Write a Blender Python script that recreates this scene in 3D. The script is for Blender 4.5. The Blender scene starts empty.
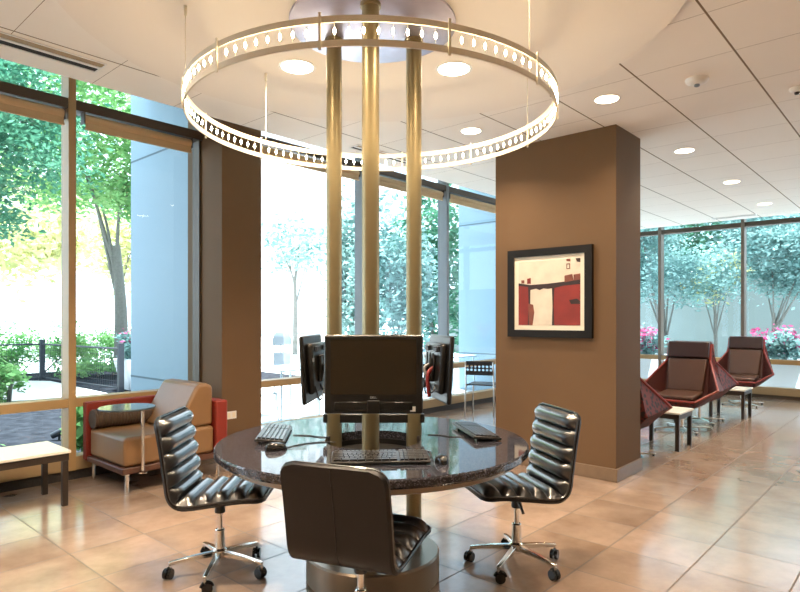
import bpy, bmesh, math, random
from mathutils import Vector, Matrix
import numpy as np

random.seed(7)
R = math.radians
SC = bpy.context.scene
COL = SC.collection

# ------------------------------------------------------------------ camera
cam_d = bpy.data.cameras.new('camera')
cam_d.sensor_width = 36.0
cam_d.lens = 27.0
cam_d.shift_y = 0.02875
cam_d.clip_end = 400
cam = bpy.data.objects.new('camera', cam_d)
cam.location = (0, 0, 1.395)
cam.rotation_euler = (R(90), 0, R(-48.1))
COL.objects.link(cam)
SC.camera = cam

# ------------------------------------------------------------------ world, sun, exposure
w = bpy.data.worlds.new('sky')
SC.world = w
w.use_nodes = True
nt = w.node_tree
bg = nt.nodes['Background']
bg.inputs['Color'].default_value = (0.84, 0.92, 1.0, 1)
bg.inputs['Strength'].default_value = 2.3

sun_d = bpy.data.lights.new('sun', 'SUN')
sun_d.energy = 18.0
sun_d.angle = R(2)
sun_d.color = (1.0, 0.97, 0.92)
sun = bpy.data.objects.new('sun', sun_d)
sun.rotation_euler = (R(18), 0, R(143))        # high sun over the garden, kept out of the room by an unseen overhang added for that
sun.location = (0, -20, 30)
COL.objects.link(sun)

SC.view_settings.view_transform = 'Standard'
SC.view_settings.look = 'None'
SC.view_settings.gamma = 1.0
SC.view_settings.use_curve_mapping = False
SC.view_settings.exposure = 0.8
try:
    SC.cycles.max_bounces = 10
    SC.cycles.diffuse_bounces = 4
    SC.cycles.transparent_max_bounces = 24
    SC.cycles.sample_clamp_indirect = 6.0
    SC.cycles.use_denoising = True
    SC.cycles.caustics_reflective = False
    SC.cycles.caustics_refractive = False
except Exception:
    pass

# ------------------------------------------------------------------ materials
def mat(name, col, rough=0.5, metal=0.0, spec=0.5, coat=0.0, bump=0.0, bscale=60.0, var=0.0, vscale=8.0):
    m = bpy.data.materials.new(name)
    m.use_nodes = True
    t = m.node_tree
    b = t.nodes['Principled BSDF']
    b.inputs['Base Color'].default_value = (*col, 1)
    b.inputs['Roughness'].default_value = rough
    b.inputs['Metallic'].default_value = metal
    b.inputs['Specular IOR Level'].default_value = spec
    b.inputs['Coat Weight'].default_value = coat
    tc = t.nodes.new('ShaderNodeTexCoord')
    if var > 0:
        n = t.nodes.new('ShaderNodeTexNoise')
        n.inputs['Scale'].default_value = vscale
        n.inputs['Detail'].default_value = 4
        t.links.new(tc.outputs['Object'], n.inputs['Vector'])
        mx = t.nodes.new('ShaderNodeMix'); mx.data_type = 'RGBA'
        mx.inputs[6].default_value = (*[c * (1 - var) for c in col], 1)
        mx.inputs[7].default_value = (*[min(1, c * (1 + var)) for c in col], 1)
        t.links.new(n.outputs['Fac'], mx.inputs[0])
        t.links.new(mx.outputs[2], b.inputs['Base Color'])
    if bump > 0:
        n2 = t.nodes.new('ShaderNodeTexNoise')
        n2.inputs['Scale'].default_value = bscale
        t.links.new(tc.outputs['Object'], n2.inputs['Vector'])
        bp = t.nodes.new('ShaderNodeBump')
        bp.inputs['Strength'].default_value = bump
        bp.inputs['Distance'].default_value = 0.01
        t.links.new(n2.outputs['Fac'], bp.inputs['Height'])
        t.links.new(bp.outputs['Normal'], b.inputs['Normal'])
    return m

def emit(name, col, strength):
    m = bpy.data.materials.new(name)
    m.use_nodes = True
    t = m.node_tree
    t.nodes.remove(t.nodes['Principled BSDF'])
    e = t.nodes.new('ShaderNodeEmission')
    e.inputs[0].default_value = (*col, 1)
    e.inputs[1].default_value = strength
    t.links.new(e.outputs[0], t.nodes['Material Output'].inputs[0])
    return m

def glass(name, tint, refl=0.06):
    m = bpy.data.materials.new(name)
    m.use_nodes = True
    t = m.node_tree
    t.nodes.remove(t.nodes['Principled BSDF'])
    tr = t.nodes.new('ShaderNodeBsdfTransparent'); tr.inputs[0].default_value = (*tint, 1)
    gl = t.nodes.new('ShaderNodeBsdfGlossy'); gl.inputs['Roughness'].default_value = 0.0
    fr = t.nodes.new('ShaderNodeFresnel'); fr.inputs[0].default_value = 1.45
    mx = t.nodes.new('ShaderNodeMixShader')
    ge = t.nodes.new('ShaderNodeNewGeometry')
    t.links.new(_math(t, 'MULTIPLY', fr.outputs[0], _math(t, 'SUBTRACT', 1.0, ge.outputs['Backfacing'])), mx.inputs[0])
    t.links.new(tr.outputs[0], mx.inputs[1])
    t.links.new(gl.outputs[0], mx.inputs[2])
    t.links.new(mx.outputs[0], t.nodes['Material Output'].inputs[0])
    return m

def leafmat(name, c1, c2):
    m = bpy.data.materials.new(name)
    m.use_nodes = True
    t = m.node_tree
    t.nodes.remove(t.nodes['Principled BSDF'])
    d = t.nodes.new('ShaderNodeBsdfDiffuse')
    tl = t.nodes.new('ShaderNodeBsdfTranslucent')
    ms = t.nodes.new('ShaderNodeMixShader'); ms.inputs[0].default_value = 0.45
    tc = t.nodes.new('ShaderNodeTexCoord')
    n = t.nodes.new('ShaderNodeTexNoise'); n.inputs['Scale'].default_value = 1.7; n.inputs['Detail'].default_value = 6
    t.links.new(tc.outputs['Object'], n.inputs['Vector'])
    cr = t.nodes.new('ShaderNodeValToRGB')
    cr.color_ramp.elements[0].position = 0.35; cr.color_ramp.elements[0].color = (*c1, 1)
    cr.color_ramp.elements[1].position = 0.65; cr.color_ramp.elements[1].color = (*c2, 1)
    t.links.new(n.outputs['Fac'], cr.inputs[0])
    t.links.new(cr.outputs[0], d.inputs[0]); t.links.new(cr.outputs[0], tl.inputs[0])
    t.links.new(d.outputs[0], ms.inputs[1]); t.links.new(tl.outputs[0], ms.inputs[2])
    t.links.new(ms.outputs[0], t.nodes['Material Output'].inputs[0])
    return m

def _math(t, op, a, b=None):
    n = t.nodes.new('ShaderNodeMath'); n.operation = op
    for i, v in enumerate((a, b)):
        if v is None: continue
        if isinstance(v, (int, float)): n.inputs[i].default_value = v
        else: t.links.new(v, n.inputs[i])
    return n.outputs[0]

def gridmat(name, x0, px, wx, y0, py, wy, base, line, rough, mott=0.0, tile_var=0.0, mscale=2.5, col2=None, rvar=0.0, spec=0.5, coat=0.0):
    m = bpy.data.materials.new(name)
    m.use_nodes = True
    t = m.node_tree
    b = t.nodes['Principled BSDF']
    tc = t.nodes.new('ShaderNodeTexCoord')
    sp = t.nodes.new('ShaderNodeSeparateXYZ')
    t.links.new(tc.outputs['Object'], sp.inputs[0])
    ux = _math(t, 'DIVIDE', _math(t, 'SUBTRACT', sp.outputs[0], x0), px)
    uy = _math(t, 'DIVIDE', _math(t, 'SUBTRACT', sp.outputs[1], y0), py)
    def ln(u, wd, p):
        f = _math(t, 'FRACT', u)
        dd = _math(t, 'ABSOLUTE', _math(t, 'SUBTRACT', f, 0.5))
        return _math(t, 'GREATER_THAN', dd, 0.5 - 0.5 * wd / p)
    lines = _math(t, 'MAXIMUM', ln(ux, wx, px), ln(uy, wy, py))
    n = t.nodes.new('ShaderNodeTexNoise'); n.inputs['Scale'].default_value = mscale; n.inputs['Detail'].default_value = 7
    n.inputs['Roughness'].default_value = 0.62
    cx = t.nodes.new('ShaderNodeCombineXYZ')
    t.links.new(_math(t, 'FLOOR', ux), cx.inputs[0]); t.links.new(_math(t, 'FLOOR', uy), cx.inputs[1])
    va = t.nodes.new('ShaderNodeVectorMath'); va.operation = 'MULTIPLY_ADD'
    t.links.new(cx.outputs[0], va.inputs[0]); va.inputs[1].default_value = (13.7, 7.3, 3.1)
    t.links.new(tc.outputs['Object'], va.inputs[2])
    t.links.new(va.outputs[0], n.inputs['Vector'])
    wn = t.nodes.new('ShaderNodeTexWhiteNoise')
    t.links.new(cx.outputs[0], wn.inputs['Vector'])
    col2 = col2 or base
    cr = t.nodes.new('ShaderNodeValToRGB')
    cr.color_ramp.elements[0].position = 0.3; cr.color_ramp.elements[0].color = (*[c * (1 - mott) for c in base], 1)
    cr.color_ramp.elements[1].position = 0.7; cr.color_ramp.elements[1].color = (*[min(1, c * (1 + mott)) for c in col2], 1)
    t.links.new(n.outputs['Fac'], cr.inputs[0])
    hs = t.nodes.new('ShaderNodeHueSaturation')
    t.links.new(cr.outputs[0], hs.inputs['Color'])
    v = _math(t, 'ADD', _math(t, 'MULTIPLY', wn.outputs['Value'], tile_var * 2), 1 - tile_var)
    t.links.new(v, hs.inputs['Value'])
    mx = t.nodes.new('ShaderNodeMix'); mx.data_type = 'RGBA'
    t.links.new(lines, mx.inputs[0]); t.links.new(hs.outputs[0], mx.inputs[6]); mx.inputs[7].default_value = (*line, 1)
    t.links.new(mx.outputs[2], b.inputs['Base Color'])
    r = _math(t, 'ADD', _math(t, 'MULTIPLY', n.outputs['Fac'], rvar), rough - rvar / 2)
    r2 = _math(t, 'MAXIMUM', r, _math(t, 'MULTIPLY', lines, 0.6))
    t.links.new(r2, b.inputs['Roughness'])
    b.inputs['Specular IOR Level'].default_value = spec
    t.links.new(_math(t, 'MULTIPLY', _math(t, 'SUBTRACT', 1.0, lines), coat), b.inputs['Coat Weight']); b.inputs['Coat Roughness'].default_value = 0.13
    bp = t.nodes.new('ShaderNodeBump'); bp.inputs['Strength'].default_value = 0.35; bp.inputs['Distance'].default_value = 0.002
    t.links.new(_math(t, 'SUBTRACT', 1.0, lines), bp.inputs['Height'])
    t.links.new(bp.outputs['Normal'], b.inputs['Normal'])
    return m

M = {}
M['floor'] = gridmat('polished_tile', 1.34, 0.45, 0.007, 0.566, 0.4677, 0.009, (0.305, 0.205, 0.145), (0.10, 0.065, 0.04), 0.16, 0.2, 0.1, 2.2, (0.35, 0.255, 0.195), 0.10, spec=0.9, coat=0.35)
M['ceiling'] = gridmat('ceiling_tile', 3.54, 0.612, 0.0035, 0.94, 0.608, 0.012, (0.88, 0.83, 0.755), (0.22, 0.16, 0.10), 0.85, 0.01, 0.015, 3.0, spec=0.2)
M['disc'] = mat('smooth_plaster', (0.85, 0.79, 0.71), 0.8, spec=0.2, var=0.015, vscale=2)
M['upper'] = mat('upper_ceiling_paint', (0.7, 0.66, 0.6), 0.9)
M['wall'] = mat('beige_paint', (0.62, 0.52, 0.40), 0.85, var=0.03)
M['taupe'] = mat('taupe_paint', (0.148, 0.085, 0.041), 0.75, spec=0.3, var=0.06, vscale=3, bump=0.04, bscale=140)
M['stone'] = mat('tile_skirting', (0.20, 0.132, 0.08), 0.4, var=0.18, vscale=14)
M['bronze'] = mat('bronze_anodised_frame', (0.42, 0.27, 0.12), 0.42, metal=0.0, var=0.05, vscale=4)
M['frame_dark'] = mat('dark_bronze_frame', (0.085, 0.06, 0.04), 0.45, metal=0.2, var=0.05)
M['frame_daylit'] = mat('daylit_bronze_frame', (0.20, 0.205, 0.215), 0.42, metal=0.2, var=0.05)  # same bronze frames, with the cool daylight on them put into the colour
M['frame_mid'] = mat('brown_grey_frame', (0.19, 0.145, 0.11), 0.42, metal=0.1, var=0.05)
M['curb'] = mat('window_curb_panel', (0.36, 0.25, 0.13), 0.5, var=0.06, vscale=5)
M['toe'] = mat('dark_heater_grille', (0.035, 0.03, 0.028), 0.7, var=0.5, vscale=50, bump=0.3, bscale=60)
M['blind'] = mat('tan_blind_fabric', (0.60, 0.42, 0.24), 0.8, var=0.05, bump=0.05, bscale=300)
M['glass_l'] = glass('tinted_window_glass', (0.83, 0.915, 0.96))
M['glass_m'] = glass('clear_window_glass', (0.93, 0.98, 1.0))
M['pale_clad'] = mat('pale_blue_cladding', (0.25, 0.36, 0.44), 0.5, var=0.02)
M['dark_joint'] = mat('dark_joint', (0.12, 0.17, 0.2), 0.8, var=0.1)
M['granite'] = mat('black_granite', (0.02, 0.02, 0.024), 0.05, spec=0.6)
M['black_plastic'] = mat('black_plastic', (0.011, 0.0095, 0.008), 0.35, var=0.2, vscale=30)
M['gloss_black'] = mat('gloss_black_plastic', (0.012, 0.011, 0.01), 0.1, var=0.1)
M['screen'] = mat('dark_screen', (0.030, 0.022, 0.012), 0.16, spec=0.4, var=0.03)
M['brass'] = mat('satin_brass_pole', (0.27, 0.215, 0.115), 0.36, metal=0.7, var=0.05, vscale=6)
M['plinth'] = mat('brushed_bronze_plinth', (0.30, 0.24, 0.18), 0.32, metal=0.6, var=0.1, vscale=9)
M['plate'] = mat('brushed_silver_plate', (0.40, 0.385, 0.48), 0.4, metal=0.8, var=0.15, vscale=14)
M['champagne'] = mat('champagne_rail', (0.72, 0.65, 0.51), 0.45, metal=0.0, var=0.03)
M['chrome'] = mat('chrome', (0.80, 0.77, 0.72), 0.14, metal=1.0, var=0.02)
M['leather'] = mat('black_leather', (0.008, 0.007, 0.0075), 0.30, spec=1.0, coat=0.8, bump=0.05, bscale=180, var=0.15, vscale=20)
M['leather_back'] = mat('black_leather_shell', (0.007, 0.005, 0.0038), 0.42, spec=0.3, bump=0.08, bscale=220, var=0.2, vscale=10)
M['tan'] = mat('tan_leather', (0.215, 0.118, 0.053), 0.36, spec=0.5, bump=0.04, bscale=60, var=0.1, vscale=6)
M['red'] = mat('red_upholstery', (0.21, 0.022, 0.013), 0.5, var=0.12, vscale=20, bump=0.05, bscale=200)
M['maroon'] = mat('maroon_piping', (0.24, 0.026, 0.016), 0.5, var=0.1)
M['rib'] = mat('ribbed_brown_fabric', (0.060, 0.036, 0.022), 0.8, var=0.4, vscale=60, bump=0.4, bscale=120)
M['darkwood'] = mat('dark_wood', (0.085, 0.035, 0.022), 0.4, var=0.25, vscale=8)
M['tablet'] = mat('dark_glass_tablet', (0.05, 0.07, 0.08), 0.06, spec=0.6, var=0.05)
M['white_top'] = mat('white_laminate', (0.82, 0.78, 0.70), 0.25, var=0.02)
M['black_leg'] = mat('black_brown_metal', (0.030, 0.020, 0.014), 0.4, var=0.15)
M['loung_in'] = mat('brown_leather', (0.095, 0.042, 0.026), 0.33, spec=0.6, var=0.12, vscale=7)
M['loung_dark'] = mat('dark_brown_leather', (0.036, 0.014, 0.013), 0.3, spec=0.6, var=0.12, vscale=7)
M['wing_in'] = mat('maroon_leather_wing', (0.075, 0.022, 0.018), 0.28, spec=0.7, var=0.1)
M['white_plastic'] = mat('white_plastic', (0.80, 0.78, 0.74), 0.5, var=0.01)
M['vent_dark'] = mat('dark_vent_slot', (0.01, 0.01, 0.01), 0.9, var=0.1)
M['vent_gold'] = mat('tan_vent_slat', (0.32, 0.21, 0.09), 0.6, var=0.1)
M['lamp'] = emit('downlight_diffuser', (1.0, 0.86, 0.62), 9.0)
M['bulb'] = emit('halogen_bulb', (1.0, 0.78, 0.48), 85.0)
M['mat_board'] = mat('cream_mat_board', (0.80, 0.72, 0.58), 0.8, var=0.02)
M['frame_black'] = mat('black_picture_frame', (0.010, 0.008, 0.006), 0.5, spec=0.2, var=0.1)
M['art_white'] = mat('paint_offwhite', (0.70, 0.60, 0.48), 0.7, var=0.22, vscale=9)
M['art_red'] = mat('paint_red', (0.23, 0.020, 0.012), 0.6, var=0.45, vscale=6)
M['art_dark'] = mat('paint_dark', (0.030, 0.012, 0.009), 0.6, var=0.4, vscale=12)
M['art_rust'] = mat('paint_rust', (0.20, 0.055, 0.030), 0.6, var=0.5, vscale=20)
M['key'] = mat('dark_keys', (0.035, 0.032, 0.03), 0.28, spec=0.6, var=0.15, vscale=30)
M['kb_base'] = mat('keyboard_housing', (0.016, 0.014, 0.013), 0.3, var=0.15)
M['cable'] = mat('black_cable', (0.012, 0.012, 0.012), 0.45, var=0.1)
M['red_cable'] = mat('red_cable', (0.22, 0.02, 0.02), 0.4, var=0.1)
M['white_cable'] = mat('white_plug', (0.25, 0.25, 0.25), 0.5, var=0.02)
M['mulch'] = mat('bark_mulch', (0.030, 0.032, 0.038), 0.95, spec=0.0, var=0.9, vscale=7, bump=0.6, bscale=30)
M['paving'] = mat('pale_concrete', (0.58, 0.60, 0.62), 0.9, var=0.06, vscale=3)
M['path'] = mat('light_path_concrete', (0.60, 0.58, 0.55), 0.9, var=0.05, vscale=2)
M['iron'] = mat('black_iron', (0.03, 0.035, 0.045), 0.5, var=0.1)
M['bark'] = mat('grey_bark', (0.17, 0.16, 0.14), 0.9, var=0.35, vscale=18, bump=0.5, bscale=25)
M['leaf_a'] = leafmat('teal_green_leaves', (0.040, 0.15, 0.095), (0.14, 0.33, 0.20))
M['leaf_b'] = leafmat('bright_green_leaves', (0.10, 0.27, 0.09), (0.33, 0.53, 0.22))
M['leaf_c'] = leafmat('blue_green_leaves', (0.11, 0.21, 0.20), (0.34, 0.52, 0.49))
M['leaf_y'] = leafmat('yellow_green_leaves', (0.42, 0.44, 0.20), (0.66, 0.62, 0.34))
M['pink'] = leafmat('pink_petals', (0.35, 0.03, 0.12), (0.60, 0.14, 0.28))
M['planter'] = mat('white_planter', (0.78, 0.80, 0.82), 0.5, var=0.02)
M['concrete'] = mat('garden_wall_concrete', (0.19, 0.225, 0.215), 0.85, var=0.08, vscale=1.5)
M['bin'] = mat('grey_bin_metal', (0.25, 0.29, 0.33), 0.5, metal=0.2, var=0.05)
M['patio'] = mat('pale_patio_metal', (0.45, 0.55, 0.63), 0.4, metal=0.3, var=0.03)
M['silver_tube'] = mat('silver_tube', (0.62, 0.6, 0.58), 0.28, metal=0.9, var=0.02)
M['perf'] = mat('charcoal_plastic', (0.030, 0.030, 0.036), 0.4, var=0.1)
M['ink'] = mat('pale_lettering', (0.5, 0.5, 0.5), 0.5, var=0.02)
M['far_wall'] = mat('far_building_render', (0.60, 0.62, 0.62), 0.85, var=0.04)
M['far_glass'] = mat('far_building_glass', (0.40, 0.44, 0.46), 0.15, var=0.1)

def granite():
    t = M['granite'].node_tree
    b = t.nodes['Principled BSDF']
    tc = t.nodes['Texture Coordinate']
    v = t.nodes.new('ShaderNodeTexVoronoi'); v.inputs['Scale'].default_value = 170
    t.links.new(tc.outputs['Object'], v.inputs['Vector'])
    cr = t.nodes.new('ShaderNodeValToRGB')
    e = cr.color_ramp.elements
    e[0].position = 0.55; e[0].color = (0.018, 0.017, 0.021, 1)
    e[1].position = 1.0; e[1].color = (0.095, 0.09, 0.11, 1)
    sp = t.nodes.new('ShaderNodeSeparateColor')
    t.links.new(v.outputs['Color'], sp.inputs[0]); t.links.new(sp.outputs[0], cr.inputs[0])
    t.links.new(cr.outputs[0], b.inputs['Base Color'])
granite()

def patterned_red():
    m = bpy.data.materials.new('red_leaf_pattern_fabric'); m.use_nodes = True
    t = m.node_tree; b = t.nodes['Principled BSDF']; b.inputs['Roughness'].default_value = 0.7
    tc = t.nodes.new('ShaderNodeTexCoord'); v = t.nodes.new('ShaderNodeTexVoronoi'); v.inputs['Scale'].default_value = 22
    t.links.new(tc.outputs['Object'], v.inputs['Vector'])
    cr = t.nodes.new('ShaderNodeValToRGB'); e = cr.color_ramp.elements
    e[0].position = 0.35; e[0].color = (0.016, 0.005, 0.005, 1); e[1].position = 0.5; e[1].color = (0.115, 0.013, 0.011, 1)
    t.links.new(v.outputs['Distance'], cr.inputs[0]); t.links.new(cr.outputs[0], b.inputs['Base Color'])
    return m
M['pattern'] = patterned_red()

# ------------------------------------------------------------------ mesh builder
class MB:
    def __init__(s): s.v = []; s.f = []; s.m = []
    def add(s, vs, fs, m=0):
        o = len(s.v); s.v += [tuple(p) for p in vs]
        for f in fs: s.f.append(tuple(i + o for i in f)); s.m.append(m)
        return s
    def box(s, x0, x1, y0, y1, z0, z1, m=0):
        vs = [(x0,y0,z0),(x1,y0,z0),(x1,y1,z0),(x0,y1,z0),(x0,y0,z1),(x1,y0,z1),(x1,y1,z1),(x0,y1,z1)]
        return s.add(vs, [(0,3,2,1),(4,5,6,7),(0,1,5,4),(1,2,6,5),(2,3,7,6),(3,0,4,7)], m)
    def obox(s, c, size, rot=None, m=0):
        rot = rot or Matrix.Identity(3); c = Vector(c)
        vs = []
        for z in (-.5,.5):
            for x, y in ((-.5,-.5),(.5,-.5),(.5,.5),(-.5,.5)):
                vs.append(c + rot @ Vector((x*size[0], y*size[1], z*size[2])))
        return s.add(vs, [(0,3,2,1),(4,5,6,7),(0,1,5,4),(1,2,6,5),(2,3,7,6),(3,0,4,7)], m)
    def tube(s, pts, r, n=10, m=0, caps=True):
        pts = [Vector(p) for p in pts]
        rs = r if isinstance(r, (list, tuple)) else [r] * len(pts)
        vs = []; up = None
        for i, p in enumerate(pts):
            a = pts[max(0, i-1)]; b = pts[min(len(pts)-1, i+1)]
            t = (b - a).normalized()
            if up is None:
                up = Vector((0,0,1)) if abs(t.z) < .9 else Vector((1,0,0))
            u = t.cross(up).normalized(); v2 = u.cross(t).normalized(); up = v2
            for k in range(n):
                an = 2*math.pi*k/n
                vs.append(p + (u*math.cos(an) + v2*math.sin(an)) * rs[i])
        fs = []
        for i in range(len(pts)-1):
            for k in range(n):
                k2 = (k+1) % n
                fs.append((i*n+k, i*n+k2, (i+1)*n+k2, (i+1)*n+k))
        if caps:
            fs.append(tuple(range(n))[::-1]); fs.append(tuple((len(pts)-1)*n + k for k in range(n)))
        return s.add(vs, fs, m)
    def lathe(s, prof, n=48, c=(0,0,0), m=0, closed=False):
        vs = []; fs = []
        for r, z in prof:
            for k in range(n):
                an = 2*math.pi*k/n
                vs.append((c[0]+r*math.cos(an), c[1]+r*math.sin(an), c[2]+z))
        L = len(prof)
        for i in range(L if closed else L-1):
            j = (i+1) % L
            for k in range(n):
                k2 = (k+1) % n
                fs.append((i*n+k, i*n+k2, j*n+k2, j*n+k))
        if not closed:
            if prof[0][0] > 1e-6: fs.append(tuple(range(n))[::-1])
            if prof[-1][0] > 1e-6: fs.append(tuple((L-1)*n+k for k in range(n)))
        return s.add(vs, fs, m)
    def prism(s, poly, z0, z1, m=0):
        n = len(poly)
        vs = [(x,y,z0) for x,y in poly] + [(x,y,z1) for x,y in poly]
        fs = [tuple(range(n))[::-1], tuple(range(n,2*n))] + [(i,(i+1)%n,n+(i+1)%n,n+i) for i in range(n)]
        return s.add(vs, fs, m)
    def build(s, name, mats, parent=None, loc=None, rz=0, bevel=0, seg=2, smooth=True, angle=35):
        me = bpy.data.meshes.new(name)
        me.from_pydata(s.v, [], s.f)
        if not isinstance(mats, (list, tuple)): mats = [mats]
        for q in mats: me.materials.append(M[q] if isinstance(q, str) else q)
        me.polygons.foreach_set('material_index', s.m)
        bm = bmesh.new(); bm.from_mesh(me)
        bmesh.ops.recalc_face_normals(bm, faces=bm.faces)
        bm.to_mesh(me); bm.free()
        if smooth:
            me.polygons.foreach_set('use_smooth', [True]*len(me.polygons))
            me.set_sharp_from_angle(angle=R(angle))
        me.update()
        o = bpy.data.objects.new(name, me); COL.objects.link(o)
        if parent is not None: o.parent = parent
        if loc is not None: o.location = loc
        o.rotation_euler = (0,0,rz)
        if bevel > 0:
            b = o.modifiers.new('bevel', 'BEVEL'); b.width = bevel; b.segments = seg; b.limit_method = 'ANGLE'; b.angle_limit = R(40)
        return o

def tag(o, label=None, cat=None, group=None, kind=None):
    if label: o['label'] = label
    if cat: o['category'] = cat
    if group: o['group'] = group
    if kind: o['kind'] = kind
    return o
def thing(name, label, cat, loc=(0,0,0), rz=0, group=None, kind=None):
    o = bpy.data.objects.new(name, None); COL.objects.link(o)
    o.location = loc; o.rotation_euler = (0,0,rz); o.empty_display_size = 0.1
    return tag(o, label, cat, group, kind)
def kids(o): return [c for c in bpy.data.objects if c.parent == o]
def dup(root, loc, rz, label, group=None):
    def cp(o, parent=None):
        c = o.copy(); COL.objects.link(c)
        if parent is not None: c.parent = parent
        for ch in kids(o): cp(ch, c)
        return c
    r = cp(root); r.location = loc; r.rotation_euler = (0,0,rz); r['label'] = label
    if group: r['group'] = group
    return r
def struct(name, mb, mats, label=None, cat=None, **k):
    o = mb.build(name, mats, **k); o['kind'] = 'structure'
    if label: o['label'] = label
    if cat: o['category'] = cat
    return o
def crom(pts, n):
    pts = [Vector(p) for p in pts]; P = [pts[0]*2-pts[1]] + pts + [pts[-1]*2-pts[-2]]
    out = []
    for i in range(1, len(P)-2):
        for k in range(n):
            t = k/n; a,b,c,d = P[i-1],P[i],P[i+1],P[i+2]
            out.append(0.5*((2*b)+(c-a)*t+(2*a-5*b+4*c-d)*t*t+(3*b-a-3*c+d)*t**3))
    out.append(pts[-1]); return out

# ================================================================== SETTING
YW = 5.58      # inner face of the long window wall
XW = 12.2      # inner face of the end window wall
CZ = 3.06      # tiled ceiling
ZT = 3.80      # slab above
X0, Y0 = -3.2, -5.0
struct('floor', MB().box(X0, XW+.2, Y0, YW+.2, -.08, 0), 'floor', 'polished beige tile floor reflecting the windows', 'floor', smooth=False)
struct('ceiling', MB().box(X0, 11.25, Y0, 4.46, CZ, CZ+.12), 'ceiling', 'pale tiled suspended ceiling stopping short of the windows', 'ceiling', smooth=False)
struct('roof_slab', MB().box(X0-.2, XW+1.2, Y0-.2, YW+1.2, ZT+.15, ZT+.4).box(X0-.2, XW+.2, Y0-.2, YW+.2, ZT, ZT+.15), 'upper', 'painted slab above the suspended ceiling, with an added sun-blocking overhang', 'ceiling', smooth=False)  # wider upper box is an unseen overhang added to block the sun
struct('wall_back', MB().box(X0-.15, X0, Y0, YW+.2, 0, ZT), 'wall', 'beige wall behind the viewer', 'wall', smooth=False)
struct('wall_right', MB().box(X0, XW+.2, Y0-.15, Y0, 0, ZT), 'wall', 'beige side wall of the lounge', 'wall', smooth=False)
struct('column', MB().box(5.05, 5.61, 2.05, 3.26, 0, CZ), 'taupe', 'wide taupe brown column carrying the red painting', 'column', smooth=False)
struct('baseboard_column', MB().box(5.035, 5.625, 2.035, 3.275, 0, .112), 'stone', 'tan stone skirting around the column foot', 'baseboard', smooth=False, bevel=.004)
struct('pilaster', MB().box(3.21, 3.67, 5.225, YW+.3, 0, ZT), 'taupe', 'taupe pilaster between the two long window sections', 'column', smooth=False)
struct('baseboard_pilaster', MB().box(3.20, 3.68, 5.213, YW, 0, .1), 'stone', smooth=False, bevel=.004)
# exterior claddings of the pilasters
for i, (x0, x1) in enumerate(((3.22, 3.74), (9.87, 10.4))):
    mb = MB().box(x0, x1, 5.90, 7.25, -.05, 6)
    for z in (.70, 3.27): mb.box(x0-.002, x1+.002, 5.90, 7.252, z, z+.022, 1)
    struct('exterior_pillar', mb, ['pale_clad', 'dark_joint'], 'pale blue clad exterior pillar ' + ('right of the leafy left window' if i == 0 else 'seen beside the big column'), 'pillar', smooth=False)

# raised ceiling disc above the table
TC = (2.333, 2.291)
struct('ceiling_disc', MB().lathe([(0, 2.995), (1.60, 2.995), (1.605, 3.0), (1.605, CZ+.01), (0, CZ+.01)], 128, (*TC, 0)), 'disc', 'large smooth round ceiling panel above the computer table', 'ceiling panel')

# windows along the long wall: one per bay
def window_y(n, x0, x1, zt, label, glass_m, m0=True, m1=False, fr=0):
    mb = MB(); y0, y1 = YW, YW+.16
    mb.box(x0, x1, y0, y1, .63, .705); mb.box(x0, x1, y0, y1, zt-.085, zt, 1); mb.box(x0, x1, y0, y1, 3.72, ZT, 1)
    mb.box(x0, x1, y0-.0, y1, .085, .20, 2); mb.box(x0, x1, y0+.02, y1, 0, .085, 3)
    if m0: mb.box(x0-.03, x0+.03, y0-.012, y1, .085, ZT, fr)
    if m1: mb.box(x1-.025, x1, y0+.03, y1, .085, ZT, 1)
    o = struct('window_%d' % n, mb, ['bronze', 'frame_dark', 'curb', 'toe', 'frame_daylit'], label, 'window', smooth=False)
    g = MB()
    for a, b in ((.20, .63), (.705, zt-.085), (zt, 3.72)): g.box(x0, x1, y1-.035, y1-.029, a, b)
    g.build('pane', glass_m, o, smooth=False)
    return o
window_y(1, -1.53, .235, 3.30, 'bronze framed window bay outside the picture by the wall', 'glass_l')
window_y(2, .235, 1.968, 3.30, 'leftmost window bay looking onto hedge and fence', 'glass_l')
window_y(3, 1.968, 3.21, 3.30, 'window bay behind the tan armchair', 'glass_l', m1=True)
window_y(4, 3.70, 5.53, 3.43, 'washed-out bright window bay just right of the pilaster', 'glass_m')
window_y(5, 5.53, 7.30, 3.43, 'window bay behind the three poles', 'glass_l', fr=4)
window_y(6, 7.30, 9.07, 3.43, 'window bay beside the painting column', 'glass_l', fr=4)
window_y(7, 9.07, 10.84, 3.43, 'window bay hidden behind the column', 'glass_l', fr=4)
window_y(8, 10.84, XW, 3.43, 'last window bay of the long wall', 'glass_l', fr=4)
window_y(9, X0, -1.53, 3.30, 'window bay beside the viewer', 'glass_l')
def window_x(n, ya, yb, label):
    mb = MB(); x0, x1 = XW, XW+.16
    mb.box(x0, x1, ya, yb, .60, .68); mb.box(x0, x1, ya, yb, 3.06, 3.14, 1); mb.box(x0, x1, ya, yb, 3.72, ZT, 1)
    mb.box(x0, x1, ya, yb, .06, .19, 2); mb.box(x0+.02, x1, ya, yb, 0, .06, 1)
    mb.box(x0-.012, x1, yb-.028, yb+.028, .06, ZT, 3)
    o = struct('window_%d' % n, mb, ['bronze', 'frame_dark', 'curb', 'frame_mid'], label, 'window', smooth=False)
    g = MB()
    for a, b in ((.19, .60), (.68, 3.06), (3.14, 3.72)): g.box(x1-.035, x1-.029, ya, yb, a, b)
    g.build('pane', 'glass_l', o, smooth=False)
ys = [5.53, 4.08, 2.63, 1.18, -.27, -1.72, -3.17, -4.62]
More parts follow.
